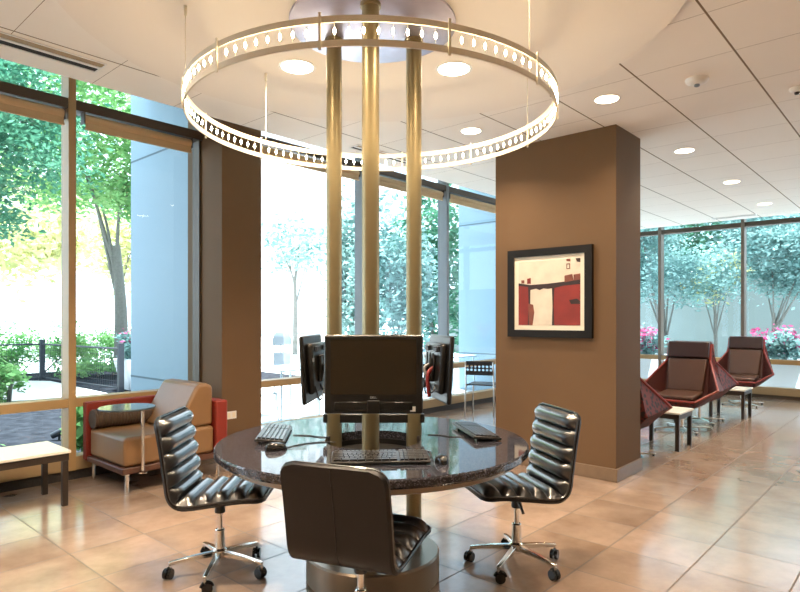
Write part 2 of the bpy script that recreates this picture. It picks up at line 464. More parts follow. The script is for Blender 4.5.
labs = ['end window bay in the corner', 'end window bay behind the nearer swivel lounge chair', 'end window bay behind the farthest lounge chair', 'end window bay past the flower planter',
        'end window bay beyond the picture edge', 'fifth end window bay', 'sixth end window bay']
for i in range(7): window_x(10+i, ys[i+1], ys[i], labs[i])

# roller blinds
def blind(x0, x1, z, lab):
    b = thing('roller_blind', lab, 'blind', (x0, YW, z), 0, 'roller blinds above the windows')
    L = x1-x0
    MB().tube([(.05, .045, 0), (L-.05, .045, 0)], .042, 20).build('roller', 'blind', b)
    MB().box(.06, L-.06, .02, .026, -.085, 0).build('fabric', 'blind', b, smooth=False)
    MB().box(.055, L-.055, .012, .034, -.10, -.082).build('hem_bar', 'blind', b, smooth=False, bevel=.003)
    for x in (.045, L-.055): MB().box(x-.004, x+.004, .0, .09, -.05, .05).build('bracket', 'frame_dark', b, smooth=False)
blind(.265, 1.97, 3.165, 'tan roller blind over the leftmost window')
blind(2.03, 3.15, 3.165, 'tan roller blind over the window behind the armchair')
blind(3.73, 5.50, 3.29, 'rolled blind over the bright middle window')
blind(5.56, 7.27, 3.29, 'rolled blind over the window behind the poles')
blind(7.33, 9.04, 3.29, 'rolled blind over the window beside the column')

# ================================================================== LAMPS
def downlight(x, y, z, lab, watts=9.0, r=.085):
    t = thing('recessed_downlight', lab, 'ceiling light', (x, y, z), 0, 'recessed round ceiling lights')
    MB().lathe([(r, -.001), (r+.016, -.004), (r+.018, 0), (r, .0)], 40).build('trim_ring', 'white_plastic', t)
    MB().lathe([(0, -.003), (r, -.003), (r, -.0005), (0, -.0005)], 40).build('diffuser', 'lamp', t)
    l = bpy.data.lights.new('downlight_glow', 'AREA'); l.shape = 'DISK'; l.size = 2*r; l.energy = watts*1.1; l.color = (1.0, .80, .58); l.spread = R(130)
    o = bpy.data.objects.new('downlight_glow', l); COL.objects.link(o); o.parent = t; o.location = (0,0,-.006)
    return t
DISC_Z = 2.995
downlight(2.40, 3.03, DISC_Z, 'round downlight in the ceiling disc left of the poles', 22, .10)
downlight(3.09, 2.31, DISC_Z, 'round downlight in the ceiling disc right of the poles', 14, .10)
downlight(2.27, 1.55, DISC_Z, 'unseen round downlight added in the ceiling disc nearest the viewer', 14, .10)  # out of view, added by symmetry for its light
downlight(1.58, 2.27, DISC_Z, 'unseen round downlight added in the ceiling disc above the left chair', 14, .10)  # likewise unseen, completes the four and adds light
downlight(4.43, 1.87, CZ, 'round downlight in the ceiling just before the column', 7)
downlight(4.375, 3.08, CZ, 'round downlight between the ring and the column top', 12)
downlight(6.30, 1.87, CZ, 'first round downlight past the column', 14)
downlight(8.12, 1.87, CZ, 'second round downlight past the column', 14)
downlight(9.98, 1.87, CZ, 'third round downlight past the column near the end window', 14)
for i, (x, y) in enumerate(((.6, 3.2), (-.9, 1.9), (.5, -.6), (2.6, -.2), (6.3, -.2), (-1.2, -1.6), (2.6, -2.4), (8.1, -.4))):  # unseen lamps added as fill light around the viewer
    downlight(x, y, CZ, 'unseen fill downlight added overhead of the viewer', 30 if i < 2 else 7)

# smoke detector and sprinkler
t = thing('smoke_detector', 'white dome smoke detector on the tiled ceiling', 'smoke detector', (4.474, 1.246, CZ))
MB().lathe([(.075, 0), (.075, -.012), (.066, -.026), (.045, -.036), (0, -.04)], 36).build('housing', 'white_plastic', t)
MB().lathe([(.018, -.034), (.018, -.05), (.012, -.054), (0, -.055)], 20).build('sensor', 'bin', t)
t = thing('ceiling_sensor', 'small white ceiling sensor cut by the picture edge', 'sensor', (5.13, .758, CZ))
MB().lathe([(.05, 0), (.05, -.01), (.035, -.03), (0, -.033)], 32).build('housing', 'white_plastic', t)
MB().lathe([(.018, -.03), (.016, -.045), (0, -.048)], 20).build('lens', 'gloss_black', t)

# slot diffusers
def vent(cx, cy, L, W, along_x, lab):
    t = thing('slot_diffuser', lab, 'air vent', (cx, cy, CZ), 0 if along_x else R(90), 'slot air diffusers')
    MB().box(-L/2, L/2, -W/2, W/2, -.002, 0).build('backing', 'vent_dark', t, smooth=False)
    f = MB()
    f.box(-L/2-.008, L/2+.008, -W/2-.010, -W/2, -.008, 0); f.box(-L/2-.008, L/2+.008, W/2, W/2+.010, -.008, 0)
    f.box(-L/2-.008, -L/2, -W/2, W/2, -.008, 0); f.box(L/2, L/2+.008, -W/2, W/2, -.008, 0)
    f.build('frame', 'white_plastic', t, smooth=False)
    MB().box(-L/2, L/2, -.010, .014, -.008, -.002).build('slat', 'white_plastic', t, smooth=False)
    MB().box(-L/2, L/2, -W/2+.012, -.022, -.006, -.002).build('deflector', 'vent_gold', t, smooth=False)
vent(.35, 4.13, 2.56, .17, True, 'long slot air diffuser above the leftmost window')
vent(10.88, 2.47, .62, .10, False, 'slot air diffuser near the end window')
vent(4.45, 4.18, .9, .12, True, 'slot air diffuser seen behind the three poles')

# ================================================================== KIOSK TABLE
kt = thing('computer_table', 'round black granite computer table on three brass poles and a round plinth', 'table', (*TC, 0))
TR, TZ = .83, .74
MB().lathe([(.26, TZ-.045), (TR-.012, TZ-.045), (TR, TZ-.033), (TR, TZ-.008), (TR-.008, TZ), (.26, TZ)], 160, closed=True).build('tabletop', 'granite', kt)
MB().lathe([(.50, TZ-.085), (TR-.07, TZ-.085), (TR-.06, TZ-.08), (TR-.06, TZ-.0455), (.50, TZ-.0455)], 128, closed=True).build('under_ring', 'plinth', kt)
MB().lathe([(0, TZ-.09), (.275, TZ-.09), (.275, TZ-.046), (.256, TZ-.046), (.256, TZ-.075), (0, TZ-.075)], 64).build('cable_well', 'black_plastic', kt)
MB().lathe([(0, 0), (.35, 0), (.36, .01), (.36, .14), (.352, .15), (0, .15)], 96).build('plinth', 'plinth', kt)
MB().lathe([(0, 2.975), (.44, 2.975), (.45, 2.98), (.45, 2.996), (0, 2.996)], 96).build('ceiling_plate', 'plate', kt)
P3 = [(2.14, 2.118), (2.279, 2.546), (2.581, 2.21)]
def rel(p): return (p[0]-TC[0], p[1]-TC[1])
for i, p in enumerate(P3):
    q = rel(p)
    pl = MB().lathe([(0, .15), (.0435, .15), (.0435, 2.975), (0, 2.975)], 40, (*q, 0)).build('pole', 'brass', kt)
    MB().lathe([(.044, 2.955), (.052, 2.955), (.052, 2.9745), (.044, 2.9745)], 40, (*q, 0), closed=True).build('collar', 'brass', pl)
a, b = Vector((*rel(P3[1]), .835)), Vector((*rel(P3[2]), .835))
dr = (b-a).normalized(); nr = Vector((dr.y, -dr.x, 0))
rot = Matrix((dr, Vector((-dr.y, dr.x, 0)), Vector((0,0,1)))).transposed()
MB().obox((a+b)/2 + Vector((-dr.y, dr.x, 0))*.0, ((b-a).length+.12, .05, .05), rot).build('cable_tray', 'black_plastic', kt, bevel=.006)

# monitors (local: screen faces +y, origin under the centre on the table)
def monitor(name, label, loc, yaw, tilt, back_detail, arm_to):
    t = thing(name, label, 'monitor', loc, yaw, 'computer monitors around the poles')
    W, H, Z0 = .47, .375, .945-TZ
    rt = Matrix.Rotation(tilt, 3, 'X'); piv = Vector((0, 0, Z0+H/2))
    def T(mb):
        mb.v = [tuple(piv + rt @ (Vector(p)-piv)) for p in mb.v]; return mb
    T(MB().box(-W/2, W/2, -.026, 0, Z0, Z0+H)).build('housing', 'black_plastic', t, bevel=.012, seg=3)
    T(MB().box(-W/2+.032, W/2-.032, .0, .0025, Z0+.093, Z0+H-.022)).build('screen', 'screen', t, smooth=False)
    T(MB().box(-W/2+.05, W/2-.05, -.001, .004, Z0+.018, Z0+.058)).build('speaker_bar', 'gloss_black', t, bevel=.003)
    T(MB().box(-.03, .03, .0, .010, Z0+.004, Z0+.066)).build('front_badge', 'black_plastic', t, bevel=.012, seg=3)
    T(MB().box(-W/2+.036, -W/2+.062, .0, .003, Z0+.012, Z0+.036)).build('sticker', 'white_plastic', t, smooth=False)
    T(MB().box(-W/2+.05, W/2-.05, -.062, -.026, Z0+.05, Z0+H-.045)).build('rear_cover', 'black_plastic', t, bevel=.015, seg=2)
    T(MB().box(-.075, .075, -.085, -.062, Z0+.11, Z0+.26)).build('mount_plate', 'black_plastic', t, bevel=.006)
    e = Vector(arm_to)
    MB().tube([(0, -.08, Z0+.19), tuple(e)], .022, 14).build('arm', 'black_plastic', t)
    cu = bpy.data.curves.new('lettering', 'FONT'); cu.body = 'DELL'; cu.size = .0145; cu.align_x = 'CENTER'; cu.extrude = .0004
    lo = bpy.data.objects.new('tmp', cu); COL.objects.link(lo)
    dg = bpy.context.evaluated_depsgraph_get()
    me = bpy.data.meshes.new_from_object(lo.evaluated_get(dg)); bpy.data.objects.remove(lo)
    me.materials.append(M['ink'])
    lt = bpy.data.objects.new('lettering', me); COL.objects.link(lt); lt.parent = t
    lt.location = piv + rt @ (Vector((0, .0035, Z0+.074))-piv); lt.rotation_euler = (R(90)+tilt, 0, R(180))
    if back_detail:
        rnd = random.Random(back_detail)
        for k in range(3):
            x = -.16 + .13*k
            MB().tube(crom([(x, -.065, Z0+.10), (x+.02, -.09, Z0+.02+.02*k), (x*.5, -.10, Z0+.08), (x*.6+.09, -.09, Z0+.20), (x*.5+.09, -.09, Z0+.28)], 8), .0045, 8).build('cable', 'cable', t)
        MB().tube(crom([(.07, -.07, Z0+.20), (.075, -.105, Z0+.15), (.07, -.095, Z0+.03)], 8), .011, 10).build('power_lead', 'red_cable', t)
        MB().tube(crom([(.05, -.07, Z0+.22), (.055, -.12, Z0+.19), (.07, -.1, Z0+.12)], 8), .009, 10).build('plug', 'white_cable', t)
        for k in range(2):
            MB().box(-.13+.2*k, -.06+.2*k, -.072, -.058, Z0+.285, Z0+.315).build('port_block', 'iron', t, bevel=.003)
        T(MB().box(-.19, -.155, -.066, -.060, Z0+.23, Z0+.25)).build('label_plate', 'white_cable', t, smooth=False)
    return t
def loc_arm(loc, yaw, p, z):
    d = Vector((p[0]-loc[0], p[1]-loc[1], 0)); d.rotate(Matrix.Rotation(-yaw, 3, 'Z')); d -= d.normalized()*.058; return (d.x, d.y, z)
for nm, lab, loc, yaw, tilt, bd, pole in (
    ('desktop_monitor', 'black monitor facing the viewer at the middle of the table', (2.03, 1.99, TZ), R(-138.1-90), R(0), 0, P3[0]),
    ('desktop_monitor', 'black monitor seen edge-on at the left of the poles', (2.235, 2.705, TZ-.018), R(127-90), R(-3), 3, P3[1]),
    ('desktop_monitor', 'black monitor seen from behind at the right of the poles', (2.745, 2.135, TZ-.018), R(-37-90), R(-3), 5, P3[2])):
    monitor(nm, lab, loc, yaw, tilt, bd, loc_arm(loc, yaw, pole, .945-TZ+.19))

# keyboards (local: long axis x, typing edge -y)
def keyboard(label, loc, yaw):
    t = thing('keyboard', label, 'keyboard', loc, yaw, 'black keyboards on the round table')
    L, D = .45, .155
    vs = [(-L/2,-D/2,.004),(L/2,-D/2,.004),(L/2,D/2,.016),(-L/2,D/2,.016),(-L/2,-D/2,.016),(L/2,-D/2,.016),(L/2,D/2,.032),(-L/2,D/2,.032)]
    MB().add(vs, [(0,3,2,1),(4,5,6,7),(0,1,5,4),(1,2,6,5),(2,3,7,6),(3,0,4,7)]).build('housing', 'kb_base', t, bevel=.004)
    k = MB(); sl = math.atan2(.016, D)
    rt = Matrix.Rotation(sl, 3, 'X')
    rows = 6; ncol = [15, 15, 14, 13, 12, 8]
    for r in range(rows):
        y = D/2-.022-r*.0225
        z = .016+(y+D/2)/D*.016+.004
        x = -L/2+.012; wmain = L*.64
        for c in range(ncol[r]):
            kw = wmain/ncol[r]
            k.obox((x+kw/2, y, z), (kw-.0035, .018, .009), rt); x += kw
        for g in range(3): k.obox((-L/2+.012+wmain+.012+.019*g+.009, y, z), (.0155, .018, .009), rt)
        for g in range(4): k.obox((L/2-.012-.019*4+.019*g+.009, y, z), (.0155, .018, .009), rt)
    k.build('keys', 'key', t, smooth=False)
    for x in (-L/2+.04, L/2-.04):
        MB().box(x-.02, x+.02, D/2-.03, D/2-.02, 0, .02).build('foot', 'kb_base', t, smooth=False)
        MB().box(x-.02, x+.02, -D/2+.01, -D/2+.02, 0, .008).build('pad', 'kb_base', t, smooth=False)
    return t
keyboard('black keyboard in front of the middle monitor beside the wired mouse', (1.994, 1.910, TZ+.001), R(-48.1+4))
keyboard('black keyboard on the left side of the round table', (2.025, 2.755, TZ+.001), R(-48.1-85+180))
keyboard('black keyboard on the right side of the round table', (2.833, 1.964, TZ+.001), R(-48.1+100+0))
def mouse(label, loc, yaw):
    t = thing('computer_mouse', label, 'mouse', loc, yaw, 'black mice on the round table')
    L, W, H = .115, .062, .036
    vs = []; fs = []; nu, nv = 20, 9
    for j in range(nv):
        ph = (math.pi/2)*j/(nv-1)
        for i in range(nu):
            a = 2*math.pi*i/nu
            x = math.cos(a)*W/2*math.cos(ph)**.6 if j < nv-1 else 0
            y = math.sin(a)*L/2*math.cos(ph)**.6 if j < nv-1 else -.012
            vs.append((x, y, H*math.sin(ph)*(1-.18*(y/(L/2)))))
    for j in range(nv-1):
        for i in range(nu): fs.append((j*nu+i, j*nu+(i+1)%nu, (j+1)*nu+(i+1)%nu, (j+1)*nu+i))
    fs.append(tuple(range(nu))[::-1])
    MB().add(vs, fs).build('shell', 'gloss_black', t, angle=60)
    MB().tube([(0, .032, .0225), (0, .046, .019)], .004, 8).build('scroll_wheel', 'bin', t)
    MB().tube(crom([(0, .055, .006), (0, .085, .004), (.03, .15, .004)], 8), .002, 6).build('cord', 'cable', t)
mouse('black mouse beside the front keyboard', (2.166, 1.688, TZ+.001), R(-48.1+10))
mouse('black mouse in front of the left keyboard', (1.819, 2.465, TZ+.001), R(-48.1-60))

def cable(pts, lab):
    tag(MB().tube(crom([(x, y, z) for x, y, z in pts], 10), .0028, 8).build('cable', 'cable'), lab, 'cable', 'loose cables on the round table')
z = TZ+.003
cable([(2.11, 2.70, z), (2.16, 2.62, z), (2.17, 2.56, z), (2.20, 2.50, z)], 'thin black cable from the left keyboard to the poles')
cable([(2.72, 1.96, z), (2.66, 2.02, z), (2.66, 2.08, z), (2.62, 2.14, z)], 'thin black cable from the right keyboard to the poles')
cable([(2.03, 1.98, z), (2.09, 2.00, z), (2.13, 1.99, z), (2.19, 2.02, z)], 'thin black cable behind the front keyboard')
cable([(2.21, 1.79, z), (2.29, 1.86, z), (2.28, 1.95, z), (2.30, 2.02, z)], 'looped black cable behind the front mouse')
cable([(1.87, 2.46, z), (1.98, 2.47, z), (2.08, 2.44, z), (2.14, 2.38, z)], 'thin black cable of the left mouse')

# ================================================================== RING LIGHT
rg = thing('ring_chandelier', 'large hoop chandelier of small halogen bulbs around the poles', 'chandelier', (*TC, 2.44))
RR = .97
def band(z0, z1): return MB().lathe([(RR-.004, z0), (RR+.004, z0), (RR+.004, z1), (RR-.004, z1)], 160, closed=True)
band(0, .025).build('lower_rail', 'champagne', rg); band(.093, .118).build('upper_rail', 'champagne', rg)
for k in range(12):
    an = R(230.5+30*k-48.1)
    rot = Matrix.Rotation(an, 3, 'Z')
    MB().obox(rot @ Vector((RR+.006, 0, .06)), (.006, .010, .145), rot).build('post', 'champagne', rg)
    for j in range(8):
        a2 = an + R(30*(j+1)/9)
        c = Vector((math.cos(a2), math.sin(a2), 0))*RR
        m = MB()
        m.lathe([(0, -.014), (.0035, -.010), (.005, -.003), (.005, .003), (.0035, .010), (0, .014)], 10, (c.x, c.y, .06), 0)
        m.tube([(c.x, c.y, .03), (c.x, c.y, .045)], .0012, 6, 1); m.tube([(c.x, c.y, .075), (c.x, c.y, .09)], .0012, 6, 1)
        m.build('bulb', ['bulb', 'champagne'], rg)
for ca in (20, 138.5, 192, 317):
    an = R(ca-48.1); c = (RR*math.cos(an), RR*math.sin(an))
    s_ = MB().tube([(*c, .12), (*c, DISC_Z-2.44-.04)], .0022, 8).build('suspension_cable', 'champagne', rg)
    MB().lathe([(0, -.05), (.007, -.05), (.009, -.02), (.009, 0), (0, 0)], 12, (*c, DISC_Z-2.44)).build('ceiling_anchor', 'champagne', s_)

# ================================================================== OFFICE CHAIRS
def office_chair(label, loc, yaw, base_yaw, drop=0.0, hb=1.0):
    t = thing('office_chair', label, 'office chair', loc, yaw, 'channelled black office chairs at the round table')
    prof = crom([(.285, 0, .462), (.17, 0, .462), (.04, 0, .446), (-.09, 0, .428), (-.155, 0, .432), (-.195, 0, .474), (-.212, 0, .58), (-.234, 0, .73), (-.262, 0, .885)], 14)
    prof = [Vector((p.x, 0, (p.z if p.z < .48 else .48+(p.z-.48)*hb)-drop)) for p in prof]
    L = [0]
    for i in range(1, len(prof)): L.append(L[-1]+(prof[i]-prof[i-1]).length)
    tot = L[-1]
    def at(s):
        s = min(max(s, 0), tot)
        for i in range(1, len(L)):
            if s <= L[i] + 1e-9:
                k = (s-L[i-1])/(L[i]-L[i-1]); p = prof[i-1].lerp(prof[i], k)
                tg = (prof[min(i+1, len(prof)-1)]-prof[max(i-2, 0)]).normalized(); return p, Vector((tg.z, 0, -tg.x))
        return prof[-1], Vector((1, 0, 0))
    HW, rc = .235, .06
    def hw(s):
        e = min(s, tot-s)
        if e >= rc: return HW
        return HW-rc+math.sqrt(max(0, rc*rc-(rc-e)**2))
    def pad(name, s0, s1, n):
        rows = n*10; cols = 22; mb = MB(); vs = []; fs = []
        for i in range(rows+1):
            s = s0+(s1-s0)*i/rows
            p, nn = at(s)
            u = (i/10) % 1.0
            roll = math.sin(math.pi*u)**.5 if 0 < u < 1 else 0.0
            W_ = hw(s)-.006
            for j in range(cols+1):
                q = -1+2*j/cols
                q = math.copysign(abs(q)**.75, q)
                th = .003+(.004+.046*roll)*(1-abs(q)**10)
                vs.append(p+nn*th+Vector((0, q*W_, 0)))
        for i in range(rows):
            for j in range(cols):
                a = i*(cols+1)+j; fs.append((a, a+1, a+cols+2, a+cols+1))
        mb.add(vs, fs); mb.build(name, 'leather', t, angle=75)
    mid = tot*.475; ch = (tot-.02)/10
    pad('seat', .010, .010+ch*5, 5); pad('backrest', .010+ch*5, tot-.010, 5)
    sh = MB(); vs = []; N = 70
    for i in range(N+1):
        s = tot*i/N; p, nn = at(s); W_ = hw(s)
        for (yy, off) in ((-W_, .004), (-W_-.004, -.006), (-W_+.006, -.020), (W_-.006, -.020), (W_+.004, -.006), (W_, .004)):
            vs.append(p+nn*off+Vector((0, yy, 0)))
    fs = []
    for i in range(N):
        for j in range(6):
            a = i*6+j; b = i*6+(j+1) % 6; fs.append((a, b, b+6, a+6))
    fs += [tuple(range(6)), tuple(N*6+k for k in range(6))]
    shell = sh.add(vs, fs).build('shell', 'leather_back', t, angle=50)
    pts = []
    for i in range(40):
        s = tot*(.52+.47*i/39); p, nn = at(s); pts.append(p-nn*.021)
    MB().tube(pts, .0018, 6).build('seam', 'cable', shell)
    pp = []
    for sgn in (-1, 1):
        ln = []
        for i in range(71):
            s = tot*i/70; p, nn = at(s); ln.append(p+nn*.006+Vector((0, sgn*(hw(s)+.001), 0)))
        pp.append(ln)
    MB().tube(pp[0]+pp[1][::-1]+[pp[0][0]], .0045, 8).build('piping', 'leather', shell)
    MB().box(-.10, .10, -.09, .09, .405-drop, .425-drop).build('seat_plate', 'black_plastic', t, bevel=.006)
    MB().lathe([(0, .33-drop), (.028, .33-drop), (.030, .34-drop), (.020, .40-drop), (.020, .41-drop), (0, .41-drop)], 24).build('mechanism', 'black_plastic', t)
    MB().tube([(.02, .02, .40-drop), (.05, .16, .385-drop), (.06, .21, .365-drop)], .008, 8).build('lever', 'black_plastic', t)
    MB().lathe([(0, .20), (.0145, .20), (.0145, .345-drop), (0, .345-drop)], 24).build('piston', 'chrome', t)
    MB().lathe([(0, .075), (.034, .075), (.038, .085), (.038, .125), (.027, .135), (.026, .235), (.022, .24), (0, .24)], 28).build('column_sleeve', 'chrome', t)
    for k in range(5):
        a = R(base_yaw+72*k)-yaw
        d = Vector((math.cos(a), math.sin(a), 0)); n2 = Vector((-d.y, d.x, 0))
        lg = MB(); vs = []
        for (r_, z_, hw_, hh) in ((.03, .105, .016, .016), (.15, .095, .0135, .012), (.265, .078, .011, .009)):
            for sx, sz in ((-1, -1), (1, -1), (1, 1), (-1, 1)): vs.append(d*r_+n2*(hw_*sx)+Vector((0, 0, z_+hh*sz)))
        fs = [(0,1,2,3), (8,9,10,11)]
        for i in range(2):
            for j in range(4): fs.append((i*4+j, i*4+(j+1)%4, i*4+4+(j+1)%4, i*4+4+j))
        lg.add(vs, fs).build('leg', 'chrome', t, bevel=.004)
        cc = d*.262; a3 = a+1.1+k*.9; wd = Vector((math.cos(a3), math.sin(a3), 0)); wn = Vector((-wd.y, wd.x, 0))
        cs = MB()
        cs.tube([cc+Vector((0,0,.050)), cc+Vector((0,0,.072))], .0075, 10, 1)
        ctr = cc + wd*.010
        for sg in (-1, 1):
            cs.tube([ctr+wn*(sg*.005)+Vector((0,0,.0275)), ctr+wn*(sg*.021)+Vector((0,0,.0275))], .0275, 20)
        hood = [ctr+wd*(.031*math.cos(q))+Vector((0,0,.0275+.031*math.sin(q))) for q in [math.pi*.05+math.pi*.9*i/10 for i in range(11)]]
        cs.tube(hood, .0065, 8)
        cs.build('caster', ['gloss_black', 'chrome'], t)
    return t
office_chair('channelled black leather office chair left of the round table', (1.801, 2.95, 0), R(-47), 150)
office_chair('channelled black leather office chair right of the table before the column', (2.971, 1.779, 0), R(146), 118)
office_chair('black office chair seen from behind at the front of the table', (1.807, 1.848, 0), R(20), 74.7, .022, .90)

# ================================================================== ARMCHAIR, TABLES (left)
ac = thing('lounge_armchair', 'tan leather armchair with red shell and ribbed bolster under the left window', 'armchair', (0, 0, 0))
MB().box(2.07, 2.86, 4.78, 5.46, .215, .452).build('seat_cushion', 'tan', ac, bevel=.03, seg=4)
bk = MB(); y0, y1 = 4.80, 5.44
poly = [(2.50, .455), (2.86, .455), (2.865, .80), (2.80, .83), (2.715, .825)]
n = len(poly)
bk.add([(x, y0, z_) for x, z_ in poly]+[(x, y1, z_) for x, z_ in poly], [tuple(range(n)), tuple(range(n, 2*n))[::-1]]+[(i, (i+1)%n, n+(i+1)%n, n+i) for i in range(n)])
bk.build('back_cushion', 'tan', ac, bevel=.03, seg=4)
MB().box(2.87, 2.985, 4.76, 5.55, .17, .67).build('back_shell', 'red', ac, bevel=.015, seg=3)
MB().box(2.045, 2.868, 5.475, 5.55, .17, .675).build('side_shell', 'red', ac, bevel=.012, seg=3)
MB().box(2.05, 2.868, 4.76, 5.473, .165, .213).build('platform', 'darkwood', ac, bevel=.006)
bo = MB()
pr = [(0, 0)]
for i in range(41):
    u = i/40; pr.append((.078+.006*abs(math.sin(u*math.pi*20)), u*.50))
pr.append((0, .50))
bo.lathe(pr, 28); bo.v = [(2.06+z_, 5.385+y_, .537+x_) for x_, y_, z_ in bo.v]
bo.build('bolster', 'rib', ac)
for (x, y) in ((2.10, 4.80), (2.10, 5.46), (2.90, 4.80), (2.90, 5.46)):
    MB().lathe([(0, 0), (.015, 0), (.017, .166), (0, .166)], 16, (x, y, 0)).build('leg', 'chrome', ac)
MB().lathe([(0, .168), (.03, .168), (.03, .176), (0, .176)], 20, (2.19, 4.72, 0)).build('tablet_socket', 'chrome', ac)
MB().tube([(2.19, 4.772, .19), (2.19, 4.72, .19), (2.19, 4.72, .686)], .0125, 14).build('tablet_post', 'chrome', ac)
MB().lathe([(0, .686), (.20, .686), (.21, .692), (.21, .700), (.206, .704), (0, .704)], 56, (2.085, 4.76, 0)).build('tablet', 'tablet', ac)

def bench_table(label, loc, L, D, H, name='side_table'):
    t = thing(name, label, 'side table', loc, 0, 'white topped side tables on dark legs')
    MB().box(0, L, 0, D, H-.022, H).build('tabletop', 'white_top', t, bevel=.004)
    MB().box(.012, L-.012, .012, D-.012, H-.075, H-.0222).build('apron', 'black_leg', t, smooth=False)
    for x in (.015, L-.055):
        for y in (.015, D-.055): MB().box(x, x+.04, y, y+.04, 0, H-.076).build('leg', 'black_leg', t, smooth=False, bevel=.003)
    return t
bench_table('white topped side table under the leftmost window', (.70, 4.83, 0), 1.0, .50, .415)
bench_table('small side table beside the column and the nearest patterned lounge chair', (6.62, 2.01, 0), .48, .48, .41)
bench_table('small side table between the two visible swivel lounge chairs', (9.37, 1.99, 0), .48, .48, .41)

# ================================================================== SWIVEL LOUNGE CHAIRS (local: faces +x)
def lounge_chair(label, loc, yaw):
    t = thing('swivel_lounge_chair', label, 'lounge chair', loc, yaw, 'faceted swivel lounge chairs by the end window')
    A = lambda s: Vector((-.33, s*.255, 1.07)); B = lambda s: Vector((-.17, s*.26, .43)); C = lambda s: Vector((.36, s*.25, .40))
    D = lambda s: Vector((.12, s*.45, .53)); E = lambda s: Vector((-.38, s*.40, .48)); G = lambda s: Vector((.20, s*.20, .30)); H_ = lambda s: Vector((-.20, s*.20, .30))
    Mm = lambda s: Vector((-.285, s*.262, .86))
    pts = []; idx = {}
    for nm, fn in zip('ABCDEGHM', (A, B, C, D, E, G, H_, Mm)):
        for s in (-1, 1): idx[nm, s] = len(pts); pts.append(fn(s))
    I = lambda q, s: idx[q, s]
    out = MB(); fo = []
    for s in (-1, 1):
        fo += [(I('A',s), I('M',s), I('E',s)), (I('M',s), I('D',s), I('E',s)), (I('D',s), I('G',s), I('H',s), I('E',s)), (I('D',s), I('C',s), I('G',s))]
    fo += [(I('A',-1), I('A',1), I('E',1), I('E',-1)), (I('E',-1), I('E',1), I('H',1), I('H',-1)), (I('G',-1), I('G',1), I('H',1), I('H',-1)), (I('C',-1), I('C',1), I('G',1), I('G',-1))]
    fi = []
    for s in (-1, 1): fi += [(I('M',s), I('B',s), I('D',s)), (I('B',s), I('C',s), I('D',s))]
    fi += [(I('A',-1), I('A',1), I('M',1), I('M',-1)), (I('M',-1), I('M',1), I('B',1), I('B',-1)), (I('B',-1), I('B',1), I('C',1), I('C',-1))]
    out.add(pts, fo, 0); out.add(pts, fi, 1)
    bm_o = out.build('shell', ['pattern', 'wing_in'], t, smooth=False)
    bmm = bmesh.new(); bmm.from_mesh(bm_o.data); bmesh.ops.remove_doubles(bmm, verts=bmm.verts, dist=1e-4); bmesh.ops.recalc_face_normals(bmm, faces=bmm.faces); bmm.to_mesh(bm_o.data); bmm.free()
    bv = bm_o.modifiers.new('bevel', 'BEVEL'); bv.width = .012; bv.segments = 2; bv.limit_method = 'NONE'
    for s in (-1, 1):
        MB().tube([A(s), Mm(s), D(s), C(s)], .015, 8).build('edge_band', 'maroon', t)
    MB().tube([C(-1), C(1)], .015, 8).build('front_band', 'maroon', t)
    def slab(p0, p1, w0, w1, th, lift):
        p0, p1 = Vector(p0), Vector(p1); tt = (p1-p0).normalized(); nn = Vector((tt.z, 0, -tt.x))
        if nn.x < 0 and abs(nn.x) > abs(nn.z): nn = -nn
        if nn.z < 0 and abs(nn.z) > abs(nn.x): nn = -nn
        vs = []
        for o_ in (lift, lift+th):
            for p, w_ in ((p0, w0), (p1, w1)):
                vs += [p+nn*o_+Vector((0, -w_, 0)), p+nn*o_+Vector((0, w_, 0))]
        return MB().add(vs, [(0,1,3,2), (4,5,7,6), (0,1,5,4), (2,3,7,6), (0,2,6,4), (1,3,7,5)])
    slab((-.292, 0, .885), (-.345, 0, 1.09), .25, .25, .085, -.01).build('headrest', 'loung_dark', t, bevel=.022, seg=3)
    slab((-.165, 0, .47), (-.285, 0, .875), .215, .235, .05, .005).build('back_cushion', 'loung_in', t, bevel=.018, seg=3)
    slab((.33, 0, .405), (-.14, 0, .435), .23, .22, .05, .005).build('seat_cushion', 'loung_in', t, bevel=.018, seg=3)
    MB().box(-.12, .12, -.12, .12, .262, .299).build('mount_plate', 'black_plastic', t, bevel=.004)
    MB().lathe([(0, .05), (.030, .05), (.030, .262), (0, .262)], 24).build('pedestal', 'chrome', t)
    for k in range(4):
        an = R(45+90*k); rot = Matrix.Rotation(an, 3, 'Z')
        lg = MB(); vs = []
        for r_, z_, w_, h_ in ((.0, .045, .022, .012), (.36, .026, .016, .007)):
            for sy, sz in ((-1,-1), (1,-1), (1,1), (-1,1)): vs.append(rot @ Vector((r_, sy*w_, z_+sz*h_)))
        lg.add(vs, [(0,1,2,3), (4,5,6,7), (0,1,5,4), (1,2,6,5), (2,3,7,6), (3,0,4,7)])
        l_ = lg.build('leg', 'chrome', t, bevel=.003)
        MB().lathe([(0, 0), (.012, 0), (.012, .02), (0, .02)], 12, tuple(rot @ Vector((.34, 0, 0)))).build('glide', 'black_plastic', l_)
    return t
lc = lounge_chair('maroon patterned swivel lounge chair seen from behind, mostly hidden by the column', (6.03, 2.40, 0), R(0))
dup(lc, (8.0, 2.41, 0), R(180), 'brown swivel lounge chair facing the viewer, the nearer of the two facing this way')
dup(lc, (8.84, 2.44, 0), R(0), 'maroon patterned swivel lounge chair standing back to back with the nearer facing one')
dup(lc, (11.02, 2.38, 0), R(182), 'brown swivel lounge chair facing the viewer farthest away by the pink flowers')

# ================================================================== PAINTING, OUTLET
pa = thing('framed_painting', 'framed abstract red and white painting on the taupe column', 'painting', (5.05, 2.675, 1.637), R(-90))
